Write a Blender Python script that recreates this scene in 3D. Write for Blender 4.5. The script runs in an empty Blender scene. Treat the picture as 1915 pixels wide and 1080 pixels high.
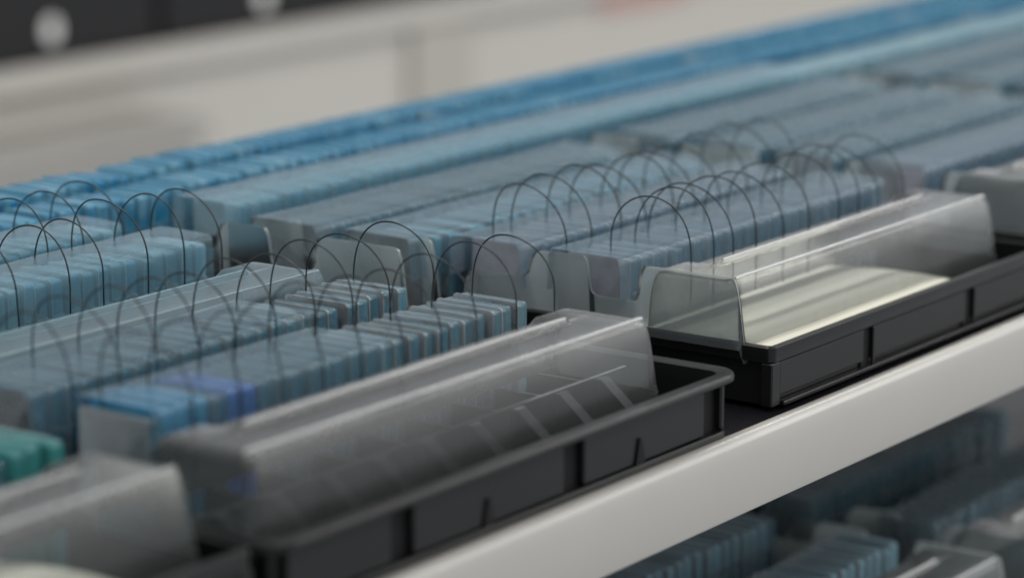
import bpy, math, random
from mathutils import Vector, Matrix, noise
random.seed(11)
R = math.radians
sc = bpy.context.scene
C = sc.collection

# ------------------------------------------------------------------ camera
AZ, PITCH = R(35.5), math.atan(1240 / 5600)
CAM = Vector((-1.752, -1.007, 0.535))
hd = Vector((math.cos(AZ), math.sin(AZ), 0))
FW = (hd * math.cos(PITCH) - Vector((0, 0, 1)) * math.sin(PITCH)).normalized()
RT = Vector((math.sin(AZ), -math.cos(AZ), 0))
UP = RT.cross(FW)
cd = bpy.data.cameras.new('camera')
cam = bpy.data.objects.new('camera', cd); C.objects.link(cam)
cam.matrix_world = Matrix((( RT.x, UP.x, -FW.x, CAM.x), (RT.y, UP.y, -FW.y, CAM.y), (RT.z, UP.z, -FW.z, CAM.z), (0, 0, 0, 1)))
cd.sensor_width = 36; cd.lens = 36 * 5600 / 1915
cd.clip_start = 0.05; cd.clip_end = 60
cd.dof.use_dof = True; cd.dof.focus_distance = 2.085; cd.dof.aperture_fstop = 3.1; cd.dof.aperture_blades = 0
sc.camera = cam

# ------------------------------------------------------------------ light
w = bpy.data.worlds.new('World'); sc.world = w; w.use_nodes = True
bg = w.node_tree.nodes['Background']; bg.inputs[0].default_value = (0.93, 0.96, 1.0, 1); bg.inputs[1].default_value = 0.54
def area(name, loc, target, sx, sy, power, col):
    l = bpy.data.lights.new(name, 'AREA'); l.shape = 'RECTANGLE'; l.size = sx; l.size_y = sy; l.energy = power; l.color = col
    o = bpy.data.objects.new(name, l); C.objects.link(o); o.location = loc
    o.rotation_euler = (Vector(target) - Vector(loc)).to_track_quat('-Z', 'Y').to_euler()
    o['kind'] = 'helper'
    return o
area('ceiling_light', (2.2, 0.75, 2.5), (2.2, 0.75, 0), 8.0, 0.35, 92, (1.0, 0.985, 0.955))
area('aisle_light', (2.2, -2.0, 2.5), (2.2, -1.2, 0), 8.0, 0.5, 88, (1.0, 0.975, 0.94))
area('added_panel_light', (4.6, -3.6, 1.55), (0.2, 0.1, 0.3), 4.0, 2.6, 72, (1.0, 0.985, 0.96))  # added soft panel for lid reflections and front fill, no real window
area('far_aisle_light', (7.2, 1.6, 2.2), (6.4, 3.4, -0.5), 3.0, 0.6, 50, (1.0, 0.96, 0.90))

sc.view_settings.view_transform = 'Standard'; sc.view_settings.look = 'None'
sc.view_settings.exposure = 0.0; sc.view_settings.gamma = 1.0
cy = sc.cycles
cy.use_denoising = True
cy.max_bounces = 10; cy.diffuse_bounces = 3; cy.glossy_bounces = 4; cy.transmission_bounces = 4
cy.transparent_max_bounces = 40
cy.caustics_reflective = False; cy.caustics_refractive = False; cy.sample_clamp_indirect = 4

# ------------------------------------------------------------------ materials
def new_mat(name):
    m = bpy.data.materials.new(name); m.use_nodes = True
    nt = m.node_tree
    return m, nt, nt.nodes['Principled BSDF'], nt.nodes['Material Output']
def add(nt, t, **k):
    n = nt.nodes.new(t)
    for a, b in k.items(): setattr(n, a, b)
    return n
def rough_bump(nt, p, scale, rlo, rhi, bump, dist=0.001):
    tc = add(nt, 'ShaderNodeTexCoord'); n = add(nt, 'ShaderNodeTexNoise')
    n.inputs['Scale'].default_value = scale; n.inputs['Detail'].default_value = 4
    nt.links.new(tc.outputs['Object'], n.inputs['Vector'])
    mr = add(nt, 'ShaderNodeMapRange'); mr.inputs[3].default_value = rlo; mr.inputs[4].default_value = rhi
    nt.links.new(n.outputs[0], mr.inputs[0]); nt.links.new(mr.outputs[0], p.inputs['Roughness'])
    if bump:
        b = add(nt, 'ShaderNodeBump'); b.inputs['Strength'].default_value = bump; b.inputs['Distance'].default_value = dist
        nt.links.new(n.outputs[0], b.inputs['Height']); nt.links.new(b.outputs[0], p.inputs['Normal'])
        return n, b
    return n, None
def opaque(name, col, rlo=.4, rhi=.5, scale=60, bump=0.0, spec=.5, vary=0.0):
    m, nt, p, out = new_mat(name)
    p.inputs['Base Color'].default_value = (*col, 1); p.inputs['Specular IOR Level'].default_value = spec
    n, b = rough_bump(nt, p, scale, rlo, rhi, bump)
    if vary:
        hs = add(nt, 'ShaderNodeMixRGB'); hs.inputs[1].default_value = (*[c * (1 - vary) for c in col], 1); hs.inputs[2].default_value = (*[min(1, c * (1 + vary)) for c in col], 1)
        n2 = add(nt, 'ShaderNodeTexNoise'); n2.inputs['Scale'].default_value = 9; n2.inputs['Detail'].default_value = 5
        tc = add(nt, 'ShaderNodeTexCoord'); nt.links.new(tc.outputs['Object'], n2.inputs['Vector'])
        nt.links.new(n2.outputs[0], hs.inputs[0]); nt.links.new(hs.outputs[0], p.inputs['Base Color'])
    return m
def film(name, tint, body, haze, gloss=1.0, rlo=.08, rhi=.25, scale=40, bump=.25, rand=0.0, transl=.45, body2=None):
    """thin clear plastic: part of the light passes straight through, part is scattered (haze), and both faces reflect by Fresnel"""
    m, nt, p, out = new_mat(name); nt.nodes.remove(p)
    L = nt.links.new
    tc = add(nt, 'ShaderNodeTexCoord'); n = add(nt, 'ShaderNodeTexNoise')
    n.inputs['Scale'].default_value = scale; n.inputs['Detail'].default_value = 4
    L(tc.outputs['Object'], n.inputs['Vector'])
    b = add(nt, 'ShaderNodeBump'); b.inputs['Strength'].default_value = bump; b.inputs['Distance'].default_value = .0008
    L(n.outputs[0], b.inputs['Height'])
    mr = add(nt, 'ShaderNodeMapRange'); mr.inputs[3].default_value = rlo; mr.inputs[4].default_value = rhi; L(n.outputs[0], mr.inputs[0])
    tr = add(nt, 'ShaderNodeBsdfTransparent'); tr.inputs[0].default_value = (*tint, 1)
    df = add(nt, 'ShaderNodeBsdfDiffuse'); df.inputs[0].default_value = (*body, 1); L(b.outputs[0], df.inputs['Normal'])
    tl = add(nt, 'ShaderNodeBsdfTranslucent'); tl.inputs[0].default_value = (*body, 1)
    if body2:
        ge = add(nt, 'ShaderNodeNewGeometry'); n3 = add(nt, 'ShaderNodeTexNoise'); n3.inputs['Scale'].default_value = 26; n3.inputs['Detail'].default_value = 3
        L(ge.outputs['Position'], n3.inputs['Vector'])
        cr = add(nt, 'ShaderNodeValToRGB'); cr.color_ramp.elements[0].position = .42; cr.color_ramp.elements[1].position = .64
        cr.color_ramp.elements[0].color = (*body, 1); cr.color_ramp.elements[1].color = (*body2, 1)
        L(n3.outputs[0], cr.inputs[0]); L(cr.outputs[0], df.inputs[0]); L(cr.outputs[0], tl.inputs[0])
    ms = add(nt, 'ShaderNodeMixShader'); ms.inputs[0].default_value = transl
    L(df.outputs[0], ms.inputs[1]); L(tl.outputs[0], ms.inputs[2])
    hz = add(nt, 'ShaderNodeMath', operation='MULTIPLY_ADD', use_clamp=True)      # uneven haze
    L(n.outputs[0], hz.inputs[0]); hz.inputs[1].default_value = haze*.5; hz.inputs[2].default_value = haze*.75
    last = hz
    if rand:
        oi = add(nt, 'ShaderNodeObjectInfo')
        m2 = add(nt, 'ShaderNodeMapRange'); m2.inputs[3].default_value = -rand; m2.inputs[4].default_value = rand
        L(oi.outputs['Random'], m2.inputs[0])
        last = add(nt, 'ShaderNodeMath', operation='ADD', use_clamp=True); L(hz.outputs[0], last.inputs[0]); L(m2.outputs[0], last.inputs[1])
    m1 = add(nt, 'ShaderNodeMixShader'); L(last.outputs[0], m1.inputs[0]); L(tr.outputs[0], m1.inputs[1]); L(ms.outputs[0], m1.inputs[2])
    gl = add(nt, 'ShaderNodeBsdfGlossy'); L(mr.outputs[0], gl.inputs['Roughness']); L(b.outputs[0], gl.inputs['Normal'])
    fr = add(nt, 'ShaderNodeFresnel'); fr.inputs[0].default_value = 1.5; L(b.outputs[0], fr.inputs['Normal'])
    fm = add(nt, 'ShaderNodeMath', operation='MULTIPLY', use_clamp=True); L(fr.outputs[0], fm.inputs[0]); fm.inputs[1].default_value = gloss
    mx = add(nt, 'ShaderNodeMixShader'); L(fm.outputs[0], mx.inputs[0]); L(m1.outputs[0], mx.inputs[1]); L(gl.outputs[0], mx.inputs[2])
    L(mx.outputs[0], out.inputs[0])
    return m

M = {}
M['lip'] = opaque('lip_paint', (.42, .406, .375), .24, .36, 30, .04, .5, .04)
M['deck'] = opaque('deck_black', (.010, .010, .012), .18, .35, 25, .05, .5)
M['tray'] = opaque('tray_black', (.009, .0092, .0094), .24, .42, 35, .10, .30, .35)
M['tray_shade'] = opaque('tray_black_shade', (.006, .006, .007), .5, .7, 60, .05, .2)  # darker copy of the tray black, recess shade put into the colour
M['sheet'] = opaque('cream_sheet', (.62, .60, .50), .6, .8, 90, .05, .3, .03)
M['wire'] = opaque('wire', (.008, .016, .020), .35, .5, 200, 0, .5)
M['lid'] = film('lid_film', (.95, .97, .975), (.60, .65, .65), .10, 1.05, .20, .32, 22, .05)
M['ridge_highlight'] = film('lid_ridge_highlight', (.95, .96, .97), (.90, .91, .91), .80, 2.2, .10, .22, 40, .1)  # whitened plastic, the bright highlight line put into the colour
M['cap'] = film('lid_cap', (.93, .96, .96), (.58, .64, .64), .16, .9, .2, .35, 22, .1)
M['lid_blue'] = film('lid_film_blue', (.74, .88, .92), (.34, .56, .66), .28, .7, .25, .40, 25, .05)
M['wall_film'] = film('end_film', (.92, .95, .95), (.74, .80, .80), .44, .9, .12, .25, 22, .15)
M['clear_body'] = film('pack_clear', (.72, .88, .93), (.22, .50, .64), .36, .8, .12, .26, 60, .3, .07, .5, (.34, .58, .68))
M['pale_body'] = film('pack_pale', (.75, .86, .90), (.42, .70, .84), .75, .5, .15, .3, 60, .25, .07)
M['clear_rim'] = film('pack_rim', (.92, .95, .97), (.64, .71, .74), .46, 1.5, .10, .25, 80, .4, .15)
M['frost_body'] = film('pack_frost', (.40, .68, .80), (.30, .60, .75), .64, .5, .25, .4, 60, .3, .06, .45, (.58, .78, .83))
M['frost_rim'] = film('pack_frost_rim', (.76, .90, .94), (.66, .82, .86), .62, .6, .3, .5, 80, .4, .1)
M['blue_body'] = film('pack_blue', (.10, .46, .68), (.03, .36, .64), .72, .5, .25, .4, 60, .3, .08, .45, (.30, .62, .78))
M['blue_rim'] = film('pack_blue_rim', (.35, .68, .82), (.26, .60, .76), .62, .6, .25, .5, 80, .4, .2)
M['sleeve'] = film('sleeve_film', (.86, .94, .97), (.36, .60, .74), .17, .55, .10, .20, 30, .12)
M['sleeve_frost'] = film('sleeve_frost', (.80, .93, .98), (.40, .68, .82), .20, .6, .2, .35, 30, .12)
M['lav_body'] = film('pack_lavender', (.80, .85, .91), (.38, .50, .62), .50, .7, .12, .26, 60, .3, .07, .5, (.46, .58, .68))
M['lav_rim'] = film('pack_lav_rim', (.94, .93, .96), (.72, .71, .77), .66, 1.0, .10, .25, 80, .4, .15)
M['teal_body'] = film('pack_teal', (.10, .60, .55), (.08, .44, .44), .60, .8, .2, .4, 60, .3)
M['cyan_body'] = film('pack_cyan', (.14, .50, .75), (.08, .46, .74), .85, .8, .2, .4, 60, .3)
M['violet_body'] = film('pack_violet', (.20, .32, .80), (.10, .22, .70), .85, .8, .2, .4, 60, .3)
CONT = [opaque('content_slate', (.20, .33, .41), .4, .6), opaque('content_mauve', (.38, .36, .45), .4, .6),
        opaque('content_taupe', (.30, .39, .45), .4, .6), opaque('content_dark', (.10, .15, .22), .35, .5)]
CONT_BLUE = [opaque('content_blue', (.02, .10, .18), .4, .6), opaque('content_navy', (.015, .05, .11), .4, .6)]
M['wall'] = opaque('wall_paint', (.47, .45, .415), .7, .9, 3, .02, .2, .03)
M['panel'] = opaque('panel_grey', (.395, .378, .34), .6, .8, 3, .02, .2, .03)
M['crate_grey'] = opaque('crate_grey', (.34, .325, .30), .5, .7, 20, .02, .3, .05)
M['crate_black'] = opaque('crate_black', (.010, .010, .011), .4, .6, 20, .02, .3)
M['dot'] = opaque('dot_white', (.80, .80, .78), .5, .6)
M['red'] = opaque('box_red', (.50, .30, .27), .5, .7, 20, .02, .3, .05)

# ------------------------------------------------------------------ helpers
class MB:
    def __init__(s): s.v = []; s.f = []; s.m = []; s.mi = 0
    def box(s, x0, x1, y0, y1, z0, z1, b=0.0):
        if b <= 0:
            i = len(s.v)
            s.v += [(x, y, z) for z in (z0, z1) for y in (y0, y1) for x in (x0, x1)]
            for q in ((0,2,3,1),(4,5,7,6),(0,1,5,4),(2,6,7,3),(0,4,6,2),(1,3,7,5)):
                s.f.append([i + a for a in q]); s.m.append(s.mi)
            return
        b = min(b, (x1-x0)*.45, (y1-y0)*.45, (z1-z0)*.45)
        # chamfered box: three rings of faces
        i = len(s.v); idx = {}
        for sx in (0, 1):
            for sy in (0, 1):
                for sz in (0, 1):
                    X, Y, Z = (x0, x1)[sx], (y0, y1)[sy], (z0, z1)[sz]
                    dx, dy, dz = (b, -b)[sx], (b, -b)[sy], (b, -b)[sz]
                    for k, p in enumerate(((X, Y+dy, Z+dz), (X+dx, Y, Z+dz), (X+dx, Y+dy, Z))):
                        idx[(sx, sy, sz, k)] = len(s.v); s.v.append(p)
        def q(*a): s.f.append([idx[t] for t in a]); s.m.append(s.mi)
        for t in (0, 1):
            q((t,0,0,0),(t,1,0,0),(t,1,1,0),(t,0,1,0)); q((0,t,0,1),(1,t,0,1),(1,t,1,1),(0,t,1,1)); q((0,0,t,2),(1,0,t,2),(1,1,t,2),(0,1,t,2))
        for a in (0, 1):
            for c in (0, 1):
                q((a,c,0,0),(a,c,1,0),(a,c,1,1),(a,c,0,1)); q((a,0,c,0),(a,1,c,0),(a,1,c,2),(a,0,c,2)); q((0,a,c,1),(1,a,c,1),(1,a,c,2),(0,a,c,2))
                for e in (0, 1): q((a,c,e,0),(a,c,e,1),(a,c,e,2))
    def rings(s, rings, closed=True, cap0=False, cap1=False):
        i = len(s.v); n = len(rings[0])
        for r in rings: s.v += [tuple(p) for p in r]
        for a in range(len(rings)-1):
            for k in range(n if closed else n-1):
                k2 = (k+1) % n
                s.f.append([i+a*n+k, i+a*n+k2, i+(a+1)*n+k2, i+(a+1)*n+k]); s.m.append(s.mi)
        if cap0: s.f.append([i+k for k in range(n)][::-1]); s.m.append(s.mi)
        if cap1: s.f.append([i+(len(rings)-1)*n+k for k in range(n)]); s.m.append(s.mi)
    def tube(s, pts, r, n=6):
        pts = [Vector(p) for p in pts]; rr = []
        for k, p in enumerate(pts):
            t = (pts[min(k+1, len(pts)-1)] - pts[max(k-1, 0)]).normalized()
            a = Vector((1, 0, 0)); 
            if abs(t.x) > .9: a = Vector((0, 0, 1))
            u = t.cross(a).normalized(); v = t.cross(u)
            rr.append([p + (u*math.cos(2*math.pi*j/n) + v*math.sin(2*math.pi*j/n))*r for j in range(n)])
        s.rings(rr, True, True, True)
    def mesh(s, name, smooth=False):
        me = bpy.data.meshes.new(name); me.from_pydata(s.v, [], s.f)
        me.polygons.foreach_set('material_index', s.m)
        me.update()
        import bmesh
        bm = bmesh.new(); bm.from_mesh(me); bmesh.ops.recalc_face_normals(bm, faces=bm.faces); bm.to_mesh(me); bm.free()
        if smooth: me.polygons.foreach_set('use_smooth', [True]*len(me.polygons)); me.set_sharp_from_angle(angle=R(40))
        return me
    def build(s, name, mat, parent=None, smooth=False):
        return link(name, s.mesh(name, smooth), mat, parent)
def link(name, me, mat, parent=None):
    if mat and not me.materials:
        for m in (mat if isinstance(mat, list) else [mat]): me.materials.append(m)
    o = bpy.data.objects.new(name, me); C.objects.link(o)
    if parent: o.parent = parent
    return o
def empty(name, loc=(0, 0, 0)):
    o = bpy.data.objects.new(name, None); C.objects.link(o); o.location = loc; o.empty_display_size = .02; return o
def tag(o, label, cat=None, group=None, kind=None):
    if label: o['label'] = label
    if cat: o['category'] = cat
    if group: o['group'] = group
    if kind: o['kind'] = kind
    return o
def copy_tree(o, parent=None):
    c = o.copy(); C.objects.link(c); c.parent = parent
    for ch in list(o.children): copy_tree(ch, c)
    return c
def rrect(x0, x1, y0, y1, r, z, n=6):
    out = []
    for cx, cy, a0 in ((x1-r, y1-r, 0), (x0+r, y1-r, 90), (x0+r, y0+r, 180), (x1-r, y0+r, 270)):
        for k in range(n+1):
            a = R(a0 + 90*k/n); out.append((cx + r*math.cos(a), cy + r*math.sin(a), z))
    return out
def smooth_path(p, sub=3):
    out = []
    for i in range(len(p)-1):
        a, b, c, d = p[max(i-1, 0)], p[i], p[i+1], p[min(i+2, len(p)-1)]
        for k in range(sub):
            t = k/sub
            out.append(tuple(.5*((2*b[j]) + (-a[j]+c[j])*t + (2*a[j]-5*b[j]+4*c[j]-d[j])*t*t + (-a[j]+3*b[j]-3*c[j]+d[j])*t**3) for j in range(len(b))))
    out.append(p[-1]); return out
def proj(p):
    v = Vector(p) - CAM; z = v.dot(FW)
    return 957.5 + 5600*v.dot(RT)/z, 540 - 5600*v.dot(UP)/z, z

# ------------------------------------------------------------------ the rack in front: two shelf levels
X0, X1 = -1.15, 2.35
rack = empty('storage_rack', (0, 0, -.4))
tag(rack, 'rack of black shelf decks with wide pale grey front lips', 'rack')
def shelf(zt):
    d = MB(); d.box(X0, X1, .0125, .76, zt-.030, zt-.002, .001)
    dk = d.build('shelf_deck', M['deck'], rack); dk.location.z = .4
    u = MB(); u.box(X0, X1, .0127, .759, zt-.0345, zt-.0302); u.build('bounce_underside', M['lip'], dk)  # unseen pale panel added to bounce light onto the lower shelf
    pr = [(.0125, -.054), (.003, -.055), (.001, -.0545), (0, -.053), (0, -.0052), (.0006, -.0042), (.0030, -.0012), (.0044, -.0003), (.0062, 0), (.010, 0), (.0118, -.0006), (.0125, -.003)]
    l = MB(); l.rings([[(x, y, zt+z) for y, z in pr] for x in (X0, X1)], True, True, True)
    lp = l.build('shelf_lip', M['lip'], dk, True)
shelf(0.0); shelf(-.307)

# ------------------------------------------------------------------ trays
def cell_tray(x0, x1, y0, y1, label):
    t = empty('black_tray', ((x0+x1)/2, (y0+y1)/2, 0)); ox, oy = t.location.x, t.location.y
    tag(t, label, 'tray')
    a0, a1, b0, b1 = x0-ox, x1-ox, y0-oy, y1-oy
    rim = MB(); r = .020
    rim.rings([rrect(a0+.010, a1-.010, b0+.010, b1-.010, r-.009, .039), rrect(a0+.002, a1-.002, b0+.002, b1-.002, r-.002, .0385), rrect(a0, a1, b0, b1, r, .040),
               rrect(a0, a1, b0, b1, r, .0432), rrect(a0+.0012, a1-.0012, b0+.0012, b1-.0012, r-.001, .0447), rrect(a0+.009, a1-.009, b0+.009, b1-.009, r-.008, .045), rrect(a0+.0115, a1-.0115, b0+.0115, b1-.0115, r-.010, .0435), rrect(a0+.0125, a1-.0125, b0+.0125, b1-.0125, r-.011, .034)])
    rim.build('rim', M['tray'], t, True)
    wl = MB(); i = .010
    wl.rings([rrect(a0+i+.004, a1-i-.004, b0+i+.004, b1-i-.004, .010, .0385), rrect(a0+i+.007, a1-i-.007, b0+i+.007, b1-i-.007, .010, .004)])
    wl.rings([rrect(a0+i+.007, a1-i-.007, b0+i+.007, b1-i-.007, .010, .034), rrect(a0+i+.010, a1-i-.010, b0+i+.010, b1-i-.010, .010, .0045)], cap1=True)
    wl.build('wall', M['tray'], t, True)
    # outer wall panels, proud of the wall between dark recessed slots
    sl = [(-.442, -.421), (-.266, -.244), (-.101, -.080)]
    edges = [x0+.020] + [e for s_ in sl for e in s_] + [x1-.012]
    for k in range(0, len(edges)-1, 2):
        p = MB(); p.box(edges[k]-ox, edges[k+1]-ox, b0+.0085, b0+.0150, .005, .0380, .0012); p.build('wall_panel', M['tray'], t)
    for k in range(3):
        p = MB(); p.box(sl[k][0]-ox, sl[k][1]-ox, b0+.0135, b0+.0165, .003, .0375); p.build('slot', M['tray_shade'], t)
    for x in (-.181, -.348):
        p = MB(); q = [(x-.0055-ox, b0+.0070), (x+.0055-ox, b0+.0070), (x+.003-ox, b0+.0083), (x-.003-ox, b0+.0083)]
        p.rings([[(a, b, .005) for a, b in q], [(x-ox+(a-x+ox)*.25, b, .022) for a, b in q]], True, True, True); p.build('notch_shade', M['tray_shade'], t)  # dark prism stands in for the shade of a small notch
    ft = MB(); ft.rings([rrect(a0+.006, a1-.006, b0+.006, b1-.006, .014, .0005), rrect(a0+.006, a1-.006, b0+.006, b1-.006, .014, .0035), rrect(a0+.007, a1-.007, b0+.007, b1-.007, .013, .0045), rrect(a0+.018, a1-.018, b0+.018, b1-.018, .008, .0045)])
    ft.build('foot', M['tray'], t, True)
    yd = .088-oy
    d = MB(); d.rings([[(x, yd-.003, .0048), (x, yd+.003, .0048), (x, yd+.0016, .0395), (x, yd, .0402), (x, yd-.0016, .0395)] for x in (a0+.021, a1-.021)], True, True, True)
    d.build('long_divider', M['tray'], t)
    n = int((x1-x0-.05)/.049)
    for k in range(n):
        x = a0 + .047 + k*.049
        d = MB(); ww = .0050
        d.rings([[(x+u, yd-.0015, .0386), (x+u, yd-.006, .0386), (x+u, yd-.040, .0105), (x+u, yd-.044, .0048), (x+u, yd-.0015, .0048)] for u in (-ww, ww)], True, True, True)
        d.build('buttress', M['tray'], t)
        d = MB(); d.rings([[(x-.004, y, .0048), (x+.004, y, .0048), (x+.0016, y, .034), (x-.0016, y, .034)] for y in (yd+.0035, b1-.021)], True, True, True)
        d.build('divider', M['tray'], t)
    return t
def box_tray(x0, x1, y0, y1, label, slots=(), group=None):
    t = empty('black_tray', ((x0+x1)/2, (y0+y1)/2, 0)); ox, oy = t.location.x, t.location.y
    tag(t, label, 'tray', group)
    a0, a1, b0, b1 = x0-ox, x1-ox, y0-oy, y1-oy
    rim = MB(); r = .006
    rim.rings([rrect(a0+.003, a1-.003, b0+.003, b1-.003, r-.002, .0335), rrect(a0+.0005, a1-.0005, b0+.0005, b1-.0005, r, .0335), rrect(a0, a1, b0, b1, r, .0342), rrect(a0, a1, b0, b1, r, .0438), rrect(a0+.0012, a1-.0012, b0+.0012, b1-.0012, r-.001, .045),
               rrect(a0+.0042, a1-.0042, b0+.0042, b1-.0042, r-.003, .045), rrect(a0+.005, a1-.005, b0+.005, b1-.005, r-.004, .0442), rrect(a0+.005, a1-.005, b0+.005, b1-.005, r-.004, .030)])
    rim.build('rim', M['tray'], t, True)
    wl = MB()
    wl.rings([rrect(a0+.0052, a1-.0052, b0+.0052, b1-.0052, .003, .030), rrect(a0+.0060, a1-.0060, b0+.0060, b1-.0060, .003, .008), rrect(a0+.0060, a1-.0060, b0+.0060, b1-.0060, .003, .006)], cap1=True)
    wl.rings([rrect(a0+.0048, a1-.0048, b0+.0048, b1-.0048, .003, .0338), rrect(a0+.0050, a1-.0050, b0+.0050, b1-.0050, .003, .002)])
    wl.build('wall', M['tray'], t, True)
    edges = [x0+.0125] + [e for s_ in slots for e in s_] + [x1-.0125]
    for k in range(0, len(edges)-1, 2):
        p = MB(); p.box(edges[k]-ox, edges[k+1]-ox, b0+.0012, b0+.0046, .0085, .0330, .0007); p.build('wall_panel', M['tray'], t)
    for k in range(len(slots)):
        p = MB(); p.box(slots[k][0]-ox+.0003, slots[k][1]-ox-.0003, b0+.0035, b0+.0055, .001, .0325); p.build('slot', M['tray_shade'], t)
        p = MB(); p.box(slots[k][1]-ox, slots[k][1]-ox+.0025, b0+.0002, b0+.0030, .004, .0325, .0006); p.build('slot_edge', M['tray'], t)
    for sx in (0, 1):
        p = MB(); x = (a0+.0004, a1-.0124)[sx]; p.box(x, x+.012, b0+.0004, b0+.010, .0015, .0332, .001); p.build('corner_post', M['tray'], t)
    p = MB(); p.box(a0+.014, a1-.014, b0-.002, b0+.0044, .0008, .0042, .0008); p.build('foot', M['tray'], t)
    return t
cell_tray(-.556, -.063, .004, .287, 'black tray with round-cornered rim and divided cells, seen through the middle clear lid')
box_tray(.0, .437, .020, .287, 'square-cornered black tray holding the large cream sheet, right of the rounded tray', ((.133, .146), (.295, .308)))
box_tray(-1.0, -.560, .016, .287, 'blurred black tray at the bottom left corner holding a cream sheet', ((-.867, -.854), (-.705, -.692)))
box_tray(.462, .90, .020, .287, 'black tray cut off by the right edge of the picture', ((.595, .608),))
for x0, x1, nm in ((-.556, -.063, 'rounded tray'), (0, .437, 'cream sheet tray')):
    box_tray(x0, x1, .292, .512, 'black tray in the second line back, behind the ' + nm)
    box_tray(x0, x1, .517, .737, 'black tray in the rearmost line, behind the ' + nm)
for x0, x1 in ((.462, .90), (.925, 1.363), (1.388, 1.826)):
    box_tray(x0, x1, .517, .737, 'black tray in the rearmost line among far blue packs', (), 'far rear trays')
    box_tray(x0, x1, .292, .512, 'black tray in the second line back among far packs', (), 'far second line trays')

def sheet(x0, x1, y0, y1, z, label):
    ob = empty('tmp'); bpy.data.objects.remove(ob)
    mb = MB(); nx, ny = 28, 10; top = []
    for z_ in (z, z-.0012):
        for j in range(ny+1):
            for i in range(nx+1):
                u, v = i/nx, j/ny
                x = x0 + (x1-x0)*u + (.012*math.sin(v*2.6)-.028*v*v)*max(0, (u-.75)/.25)
                y = y0 + (y1-y0)*v
                mb.v.append((x, y, z_ + .0006*noise.noise((x*14, y*14, 0)) - .004*max(0, (u-.86)/.14)**2))
    n = (nx+1)*(ny+1)
    for j in range(ny):
        for i in range(nx):
            a = j*(nx+1)+i; q = [a, a+1, a+nx+2, a+nx+1]
            mb.f += [q, [k+n for k in q[::-1]]]; mb.m += [0, 0]
    per = [i for i in range(nx+1)] + [j*(nx+1)+nx for j in range(1, ny+1)] + [ny*(nx+1)+i for i in range(nx-1, -1, -1)] + [j*(nx+1) for j in range(ny-1, 0, -1)]
    for k in range(len(per)):
        a, b = per[k], per[(k+1) % len(per)]; mb.f.append([a, b, b+n, a+n]); mb.m.append(0)
    o = mb.build('cream_sheet', M['sheet'], None, True)
    tag(o, label, 'sheet'); return o
sheet(.0062, .300, .0262, .160, .0425, 'large cream sheet lying in the square-cornered black tray')
sheet(-.99, -.640, .0225, .150, .0425, 'cream sheet in the blurred tray at the bottom left corner')

# ------------------------------------------------------------------ clear lids (a hump with two beads along the top, and notched end walls)
PF = [(.0285, .030), (.0290, .042), (.0300, .054), (.0318, .065), (.0340, .0755), (.0362, .0835), (.0374, .0858), (.0390, .0880), (.0407, .0903), (.0424, .0907), (.0455, .0895), (.050, .0888), (.068, .0886), (.0712, .0888), (.0726, .0902), (.0744, .0926), (.0764, .0924), (.0785, .0880), (.081, .0850), (.098, .0845), (.1035, .0835), (.107, .079), (.1095, .070), (.111, .058), (.112, .045)]
PE = [(.0285, .030), (.0290, .042), (.0300, .054), (.0318, .065), (.0340, .0755), (.0362, .0835), (.0374, .0858), (.0390, .0880), (.0407, .0903), (.0424, .0907), (.0455, .0895), (.050, .0888), (.068, .0888), (.0715, .0888), (.0735, .0888), (.0752, .0888), (.0768, .0888), (.0785, .0888), (.081, .0888), (.098, .0886), (.1035, .0870), (.107, .0815), (.1095, .072), (.111, .060), (.112, .045)]
def lid_mesh(L, seed=0):
    pf, pe = smooth_path(PF, 3), smooth_path(PE, 3)
    xs = [0, .0008, .0025, .0055, .010, .036, .039, .041, .044] + [.05 + (L-.1)*k/24 for k in range(25)]
    xs += [L-x for x in (.044, .041, .039, .036, .010, .0055, .0025, .0008, 0)]
    mb = MB(); rr = []
    for x in xs:
        e = min(x, L-x)
        k = 0 if e < .036 else min(1, (e-.036)/.006)
        ins = max(0, 1 - e/.0055)**2 * .004
        ring = []
        for (ya, za), (yb, zb) in zip(pe, pf):
            y, z = ya*(1-k)+yb*k, za*(1-k)+zb*k
            z -= ins*max(0, (z-.05)/.04); y += ins*.5*((.07-y)/.04)
            z += .00018*noise.noise((x*23+seed, y*60, seed)) * (1 if z > .08 else .3)
            y += .0004*noise.noise((x*14+seed+9, z*30, seed)) * (1 if z < .088 else .2)
            ring.append((x, y, z))
        rr.append(ring)
    # end caps reach down to the flange
    def cap(x, ring, s): return [(x - s*.0035*(z-.045)/.045 * -1 * 0, y, .040) for (_, y, z) in ring]
    c0 = [(-.004, y*.98+.0015, .040) for (_, y, z) in rr[0]]; c1 = [(L+.004, y*.98+.0015, .040) for (_, y, z) in rr[-1]]
    mb.mi = 1; mb.rings([c0, rr[0]], False); mb.rings([rr[-1], c1], False); mb.mi = 0; mb.rings(rr, False)
    return mb.mesh('lid_shell', True)
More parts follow.
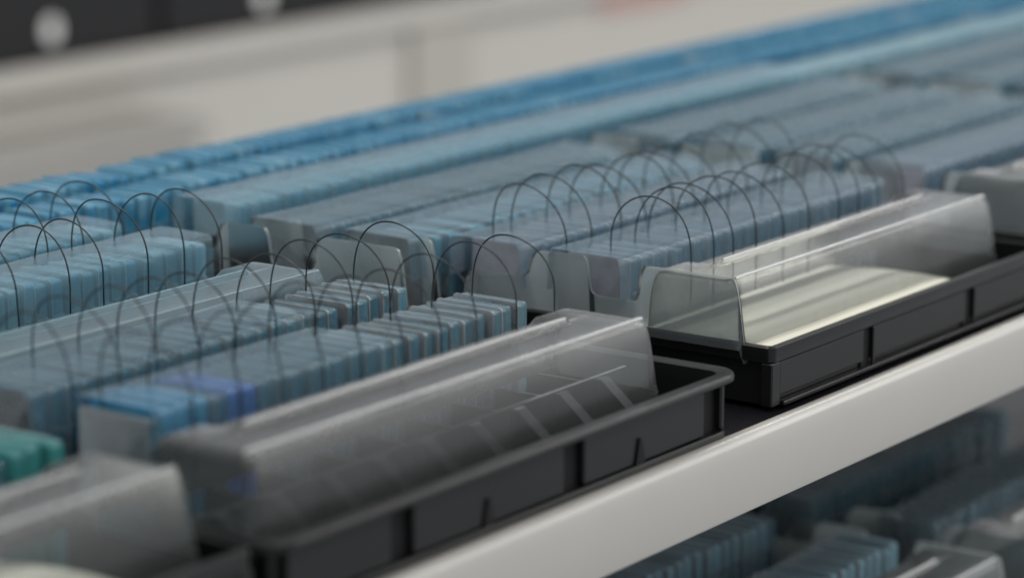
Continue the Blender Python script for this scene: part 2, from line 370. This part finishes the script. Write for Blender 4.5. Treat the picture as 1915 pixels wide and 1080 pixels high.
def end_wall_mesh(side):
    # castellated thin wall with a turned-out edge
    path = [(.030, .041), (.034, .070), (.038, .086), (.042, .0895), (.060, .0900), (.108, .0895), (.114, .0880), (.1165, .082), (.1185, .070), (.121, .0640), (.126, .0625), (.150, .0625), (.158, .0640), (.1605, .070), (.1625, .084), (.165, .0895), (.170, .0905), (.200, .0900), (.208, .0880), (.212, .081), (.2145, .0735), (.219, .0690), (.228, .0680), (.262, .0675), (.270, .062), (.274, .042)]
    p = smooth_path(path, 3)
    n = len(p); mb = MB(); t = .0008
    wob = lambda y, z: .0012*noise.noise((y*30, z*30, 3.7))
    for dx in (0, t):
        for y, z in p: mb.v.append((dx + wob(y, z), y, z))
        for y, z in p: mb.v.append((dx - side*.003 + wob(y, .04), min(max(y, .030), .274), .040))
    for b in (0, 2*n):
        for k in range(n-1): mb.f.append([b+k, b+k+1, b+n+k+1, b+n+k]); mb.m.append(0)
    # edge bead turned outward
    for k in range(n): 
        y, z = p[k]; a = p[max(k-1, 0)]; c = p[min(k+1, n-1)]
        d = Vector((c[0]-a[0], c[1]-a[1])).normalized(); nn = (-d.y, d.x)
        mb.v.append((side*.0030 + wob(y, z), y+nn[0]*.0008, z+nn[1]*.0008))
    for k in range(n-1): mb.f.append([k, k+1, 4*n+k+1, 4*n+k]); mb.m.append(0)
    return mb.mesh('end_wall', True)
EW = {-1: end_wall_mesh(-1), 1: end_wall_mesh(1)}
for e in EW.values(): e.materials.append(M['wall_film'])
lid_cache = {}
def lid(x0, x1, dy, z, label, mat='lid', ends=(-1, 1), group=None):
    t = empty('clear_lid', (x0, dy, z)); tag(t, label, 'lid', group)
    key = (round(x1-x0, 3), mat)
    if key not in lid_cache:
        lid_cache[key] = lid_mesh(x1-x0, len(lid_cache)*3.1); lid_cache[key].materials.append(M[mat]); lid_cache[key].materials.append(M['cap'])
    link('cover', lid_cache[key], None, t)
    L_ = x1-x0; hz = mat == 'lid'
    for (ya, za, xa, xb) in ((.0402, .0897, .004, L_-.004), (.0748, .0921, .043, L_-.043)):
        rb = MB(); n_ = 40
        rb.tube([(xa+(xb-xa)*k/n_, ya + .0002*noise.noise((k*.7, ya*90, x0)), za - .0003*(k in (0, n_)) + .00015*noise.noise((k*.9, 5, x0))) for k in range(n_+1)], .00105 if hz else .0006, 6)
        rb.build('ridge_highlight', M['ridge_highlight'] if hz else M['frost_rim'], t, True)  # pale rod drawn as the highlight along the bead
    for e in ends:
        w_ = link('end_wall', EW[e], None, t); w_.location = ((.0022 if e < 0 else x1-x0-.0022), 0, 0)
    return t
lid(-.542, -.133, 0, 0, 'clear plastic lid in the middle, over the rounded black tray', 'lid', ())
lid(.001, .390, .014, 0, 'clear plastic lid over the cream sheet, right of the middle', 'lid', (-1,))
lid(-.975, -.581, .010, 0, 'blurred clear lid end at the bottom left of the picture', 'lid', ())
lid(.466, .845, .014, 0, 'clear lid at the right picture edge', 'lid', (-1,))
lid(-.540, -.140, .268, 0, 'clear lid with long bright ridges behind the second pack row at left', 'lid_blue', ())
def end_flap(x, dy, label, group=None):
    o = link('end_flap', EW[-1], None); o.location = (x, dy, 0); tag(o, label, 'end flap', group)
end_flap(-.052, .268, 'low stepped clear flap left of the hazy centre rows')
end_flap(-.013, .268, 'stepped clear plastic flap at the end of the hazy centre rows')
for k in range(3):
    for dy in (.268, .470): end_flap(.455+.463*k, dy, 'blurred clear end flap among the far rows', 'far end flaps')
lid(.020, .414, .004, -.307, 'clear lid on the lower shelf at the bottom right corner', 'lid', (-1, 1))
lid(.470, .864, .004, -.307, 'clear lid on the lower shelf, past the right picture edge', 'lid', (-1,))

# ------------------------------------------------------------------ packs
def prof(d, h, r, i, arch=False, n=4):
    """outline in the Y-Z plane, inset by i"""
    a, b, c = i, d-i, h-i
    pts = [(b, .0), (b, c-r)]
    for k in range(1, n+1): t = R(90*k/n); pts.append((b-r+r*math.cos(t), c-r+r*math.sin(t)))
    for k in range(0, n+1): t = R(90+90*k/n); pts.append((a+r+r*math.cos(t), c-r+r*math.sin(t)))
    pts.append((a, .0)); return pts
def pack_meshes(d, h, th, r=.0028):
    b = MB(); P = lambda x, i: [(x, y, z) for y, z in prof(d, h, r, i)]
    b.rings([P(.0022, .0016), P(.0030, .0010), P(th-.0022, .0012), P(th-.0008, .0022)], True, True, True)
    f = MB(); f.rings([P(0, .0007), P(.0004, 0), P(.0017, 0), P(.0021, .0007)], True, True, True)
    # a small foot bead where the flange meets the front, and a rolled top corner
    for zz in (h-.026, ):
        f.rings([[(th*.5+math.cos(R(60*j))*th*.42, -.0006 + .0012*q, zz+math.sin(R(60*j))*.0014) for j in range(6)] for q in (0, 1)], True, True, True)
    c = MB(); Q = lambda x: [(x, y+.010, z+.004) for y, z in prof(d-.016, h-.020, min(.016, (d-.016)*.4), 0)]
    c.rings([Q(.0038), Q(th-.0040)], True, True, True)
    return b.mesh('pack_body', True), f.mesh('pack_flange', True), c.mesh('pack_content', True)
PITCH_X = .0148
ORD = 'first second third fourth fifth sixth seventh eighth ninth tenth eleventh twelfth thirteenth fourteenth fifteenth sixteenth seventeenth eighteenth nineteenth twentieth twenty-first twenty-second twenty-third twenty-fourth twenty-fifth twenty-sixth twenty-seventh twenty-eighth twenty-ninth thirtieth'.split()
def nth(i, what, end): return '%s, %s from its %s end' % (what, ORD[i], end) if 0 <= i < 30 else what
KINDS = {}
def kind(key, d, h, th, bm, rm, conts):
    b, f, c = pack_meshes(d, h, th); b.materials.append(M[bm]); f.materials.append(M[rm])
    cs = []
    for m in conts:
        cc = c.copy(); cc.materials.append(m); cs.append(cc)
    KINDS[key] = (b, f, cs, d, h, th)
HT = .081
kind('clear', .056, HT, .0145, 'clear_body', 'clear_rim', CONT)
kind('pale', .056, HT, .0145, 'pale_body', 'clear_rim', CONT[1:3])
kind('lav', .056, HT, .0145, 'lav_body', 'lav_rim', CONT[1:3])
kind('teal', .056, HT+.002, .0145, 'teal_body', 'teal_body', [M['teal_body']])
kind('cyan', .056, HT+.002, .0145, 'cyan_body', 'cyan_body', [M['cyan_body']])
kind('violet', .056, HT+.001, .0145, 'violet_body', 'violet_body', [M['violet_body']])
kind('frost', .048, HT+.005, .0145, 'frost_body', 'frost_rim', CONT_BLUE)
kind('blue', .046, HT+.003, .0145, 'blue_body', 'blue_rim', CONT_BLUE)
rows = []   # x0, x1, y, z, kind, label
N = {'Z': 'in the bottom left tray', 'A': 'over the rounded black tray at left', 'B': 'over the cream sheet tray at centre'}
A0, A1, B0, B1 = -.520, -.130, .004, .388
rows += [(-.97, -.575, .140, 0, 'clear', 'clear pack in the blurred bottom left row'),
 (A0, A1, .136, 0, 'clear', 'clear pack in the front row behind the middle lid'),
 (A0, A1-.012, .228, 0, 'clear', 'clear pack in the second row behind the middle lid'),
 (A0, A1+.004, .428, 0, 'frost', 'frosted pale blue pack in the left white-topped row'),
 (A0, A1, .512, 0, 'frost', 'frosted blue pack behind the left white-topped row'),
 (-.46, 2.25, .600, 0, 'blue', 'deep blue pack in the last row but one along the back'),
 (-.46, 2.25, .672, 0, 'blue', 'deep blue pack in the rearmost row along the back'),
 (B0, B1, .150, 0, 'lav', 'clear pack in the front row behind the right lid'),
 (B0, B1, .238, 0, 'lav', 'clear pack in the second row behind the right lid'),
 (B0-.026, B1, .318, 0, 'pale', 'hazy pale pack in the third row at centre'),
 (B0-.03, B1, .404, 0, 'clear', 'hazy clear pack in the fourth row at centre'),
 (B0-.02, 2.20, .502, 0, 'frost', 'frosted pale blue pack in the long centre row'),
 (.02, .41, .132, -.307, 'pale', 'slim clear plastic pack in the front row of the lower shelf'),
 (.02, .41, .252, -.307, 'pale', 'slim clear plastic pack in the second row of the lower shelf'),
 (.470, .86, .132, -.307, 'pale', 'slim clear plastic pack in the front row of the lower shelf'),
 (.470, .86, .252, -.307, 'pale', 'slim clear plastic pack in the second row of the lower shelf'),
 (.470, .86, .380, -.307, 'frost', 'pale pack deep inside the lower shelf'),
 (.02, .41, .380, -.307, 'frost', 'pale pack deep inside the lower shelf')]
for k in range(3):
    x = .465 + .463*k
    rows += [(x, x+.39, .150, 0, 'lav', 'slim clear plastic pack in the front row at the far right'),
             (x, x+.39, .238, 0, 'clear', 'slim clear plastic pack in the second row at the far right'),
             (x, x+.39, .318, 0, 'pale', 'hazy pale pack in the third row toward the right'),
             (x, x+.39, .404, 0, 'clear', 'hazy pack in the fourth row toward the right')]
cand = []
for ri, (x0, x1, y, z, kd, lb) in enumerate(rows):
    n = int((x1-x0)/PITCH_X)
    for k in range(n):
        x = x1 - (k+1)*PITCH_X
        px, py, dz = proj((x, y, z+.09))
        if -260 < px < 2150 and -160 < py < 1300:
            kk, ll = kd, lb
            if x1 < 0 or (-.5 < x0 < -.4 and False): ll = nth(k, lb, 'right')
            elif -.03 <= x0 < .01 and z == 0: ll = nth(n-1-k, lb, 'left')
            if ri == 0 and k in (0, 1, 2): kk, ll = 'teal', '%s teal tinted pack at the left picture edge, counted from the right' % ORD[k]
            if ri == 1 and k in (22, 23, 24): kk, ll = 'cyan', '%s bright sky blue pack from the right, front row behind the middle lid' % ORD[k-22]
            if ri == 1 and k in (19, 20): kk, ll = 'violet', '%s violet blue pack from the right, front row behind the middle lid' % ORD[k-19]
            inside = 0 <= px <= 1915 and -40 <= py <= 1120
            cand.append((0 if inside else 1, dz, x, y, z, kk, ll, ri, lb))
cand.sort()
mass = MB(); mass_mats = [M['lav_body'], M['lav_rim'], CONT[1], M['clear_body'], M['clear_rim'], M['frost_body'], M['frost_rim'], M['blue_body'], M['blue_rim'], CONT[0], CONT_BLUE[0]]
mi_of = {'lav': (0, 1, 2), 'clear': (3, 4, 9), 'pale': (3, 4, 9), 'frost': (5, 6, 10), 'blue': (7, 8, 10)}
for i, (ins, dz, x, y, z, kk, ll, ri, lb) in enumerate(cand):
    b, f, cs, d, h, th = KINDS[kk]
    rng = random.Random(int(x*10000)*7 + ri*131)
    lean, yaw, dy = rng.gauss(0, R(1.0)), rng.gauss(0, R(1.0)), rng.gauss(0, .0009)
    if i < 298 or kk not in mi_of:
        o = link('plastic_pack', b, None); o.location = (x, y+dy, z+.0072); o.rotation_euler = (0, lean, yaw)
        s = 1 + rng.gauss(0, .010); o.scale = (1, 1, s)
        tag(o, ll, 'pack', lb.replace(' pack ', ' packs '))
        link('flange', f, None, o)
        link('content', rng.choice(cs), None, o)
    else:
        mt = Matrix.Translation((x, y+dy, z+.0072)) @ Matrix.Rotation(yaw, 4, 'Z') @ Matrix.Rotation(lean, 4, 'Y')
        for me, mi in zip((b, f, cs[0]), mi_of[kk]):
            o0 = len(mass.v); mass.v += [tuple(mt @ v.co) for v in me.vertices]
            for p in me.polygons: mass.f.append([o0+a for a in p.vertices]); mass.m.append(mi)
if mass.v:
    o = link('plastic_pack_rows', mass.mesh('plastic_pack_rows'), mass_mats)
    tag(o, 'mass of blurred clear and blue packs in rows receding to the upper right', 'packs', None, 'stuff')

# ------------------------------------------------------------------ clear film sleeves drawn over the pack rows
sleeve_cache = {}
def sleeve(x0, x1, y0, d, zt, mat, label, z=0, group=None):
    key = (round(x1-x0, 3), d, zt, mat)
    if key not in sleeve_cache:
        L_ = x1-x0; n_ = max(8, int(L_/.006)); pr = smooth_path([(-.0052, .058), (-.0040, .066), (-.0034, .080), (-.0026, zt-.0040), (-.0008, zt-.0010), (.002, zt), (d*.5, zt+.0003), (d-.002, zt), (d+.0008, zt-.0010), (d+.0026, zt-.0040), (d+.0034, .080), (d+.0042, .062)], 2)
        rr = []
        for k in range(n_+1):
            x = L_*k/n_; rr.append([(x + .0006*noise.noise((k*.4, z_*40, 1)), y_ - .0009*abs(math.sin(math.pi*x/.0148))*(1 if y_ < 0 else 0) + .0008*noise.noise((x*18, z_*30, zt)), z_ + .0007*noise.noise((x*16, y_*22, 2.2)) + (.0030*abs(math.sin(math.pi*x/.0148)) if z_ < .06 else 0)) for y_, z_ in pr])
        mb = MB(); mb.rings(rr, False); me = mb.mesh('sleeve', True); me.materials.append(M[mat]); sleeve_cache[key] = me
    o = link('film_sleeve', sleeve_cache[key], None); o.location = (x0, y0, z); tag(o, label, 'film sleeve', group); return o
sleeve(A0+.01, -.292, .136, .056, .0930, 'sleeve', 'clear film over the front pack row behind the middle lid')
sleeve(A0, -.262, .228, .056, .0930, 'sleeve', 'clear film over the second pack row behind the middle lid')
sleeve(A0, A1+.006, .428, .048, .0985, 'sleeve_frost', 'frosted film over the left white-topped row')
sleeve(A0, A1, .512, .048, .0985, 'sleeve_frost', 'frosted film over the pack row behind the left white-topped row')
sleeve(B0-.006, B1+.002, .150, .056, .0935, 'sleeve', 'clear film over the front pack row behind the right lid')
sleeve(B0-.006, B1+.002, .238, .056, .0930, 'sleeve', 'clear film over the second pack row behind the right lid')
sleeve(B0-.034, B1+.002, .318, .056, .0930, 'sleeve', 'clear film over the third pack row at centre')
sleeve(B0-.038, B1+.002, .404, .056, .0930, 'sleeve', 'clear film over the fourth pack row at centre')
sleeve(B0-.028, .86, .502, .048, .0985, 'sleeve_frost', 'frosted film over the long white-topped row at centre')
for k in range(2):
    x = .463 + .463*k
    for yy in (.150, .238, .318, .404): sleeve(x, x+.392, yy, .056, .0930, 'sleeve', 'blurred clear film over a far pack row at right', 0, 'far film sleeves')

# ------------------------------------------------------------------ wire hoops arching over the rows
def hoop_mesh(wd, zb, zt, seed):
    rg = random.Random(seed); pts = []
    hh = zt-.090; sk = rg.uniform(-.16, .20); ap = rg.uniform(-.002, .008); ex = rg.uniform(.74, .95); wd += rg.uniform(-.003, .003)
    pts.append((rg.uniform(-.001, .001), 0, zb))
    pts.append((0, 0, .070))
    for k in range(0, 21):
        a = math.pi*k/20
        y = wd/2 - wd/2*math.cos(a); zz = .090 + hh*math.sin(a)**ex
        pts.append((sk*.02*math.sin(a), y + ap*math.sin(a)**2, zz))
    pts.append((0, wd, .070)); pts.append((rg.uniform(-.001, .001), wd, zb))
    mb = MB(); mb.tube(smooth_path(pts, 2), .00062, 6); return mb.mesh('hoop', True)
HM = [hoop_mesh(.071, .050, .1325 + .0008*(k-4), k) for k in range(9)]
for m in HM: m.materials.append(M['wire'])
def hoops(xs, y, label, seed):
    rg = random.Random(seed)
    for hi, x in enumerate(xs):
        px, py, dz = proj((x, y, .13))
        if not (-260 < px < 2100): continue
        o = link('wire_hoop', rg.choice(HM), None); o.location = (x + rg.gauss(0, .0012), y + rg.gauss(0, .0015), rg.gauss(0, .0008))
        o.rotation_euler = (0, rg.gauss(0, R(1.5)), rg.gauss(0, R(2.0)))
        tag(o, nth(hi, label, 'right' if xs[0] < 0 else 'left'), 'wire hoop', label.replace('hoop', 'hoops'))
hoops([-.134, -.181, -.222, -.262] + [-.302-.039*k for k in range(6)], .112, 'black wire hoop over the front row at left', 1)
hoops([-.144, -.192, -.234, -.273, -.311, -.348, -.385, -.420, -.455, -.490], .209, 'black wire hoop over the second row at left', 2)
hoops([-.136, -.180, -.217, -.262, -.302, -.343, -.383, -.42], .404, 'black wire hoop over the left white-topped row', 3)
hoops([-.150, -.195, -.241, -.285], .486, 'black wire hoop over the fourth row at left', 4)
hoops([.036, .069, .099, .134, .171, .209, .249, .287, .325, .362], .112, 'black wire hoop over the front row at right', 5)
hoops([.030, .063, .097, .136, .173, .211, .249, .287, .325, .362], .214, 'black wire hoop over the second row at right', 6)

# ------------------------------------------------------------------ background: another rack across the aisle, and the wall
fr = empty('far_rack', (4, 3.5, -1.6)); tag(fr, 'blurred pale rack front with broad light edge and flat panel across the aisle', 'rack')
def fpart(name, mat, *a, par=fr):
    b = MB(); b.box(*a, .004); o = b.build(name, M[mat], par); o.location = (-4, -3.5, 1.6); return o
fpart('shelf_lip', 'wall', 1.2, 8.6, 3.385, 3.412, -.416, -.362)
fpart('shelf_deck', 'panel', 1.2, 8.6, 3.413, 3.95, -.385, -.367)
fpart('post', 'panel', 4.02, 4.27, 3.405, 3.425, -1.6, -.417)
fpart('front_panel', 'wall', 1.2, 8.6, 3.426, 3.45, -1.6, -.386)
for x0, x1, dots, lb in ((2.1, 3.115, (2.785,), 'left'), (3.140, 4.42, (3.476,), 'right')):
    cb = MB(); cb.box(x0, x1, 3.42, 3.90, -.3655, .05, .006); o = cb.build('black_crate', M['crate_black'])
    tag(o, 'blurred black crate with a white dot at the top of the picture, %smost of two' % lb, 'crate')
    for x in dots:
        d = MB(); d.rings([[(x+.021*math.cos(R(15*k)), y, -.295+.026*math.sin(R(15*k))) for k in range(24)] for y in (3.4165, 3.4205)], True, True, True); d.build('white_dot', M['dot'], o)
cb = MB(); cb.box(2.2, 3.03, 3.22, 3.40, -1.2, -.50, .012); cb.box(2.18, 3.05, 3.20, 3.41, -.53, -.495, .006)
tag(cb.build('grey_bin', M['crate_grey']), 'blurred dull grey bin below the far rack edge at left', 'bin')
cb = MB(); cb.box(4.86, 5.30, 3.412, 3.424, -.475, -.40, .004)
tag(cb.build('red_sign', M['red']), 'blurred red sign at the top edge of the picture', 'sign')
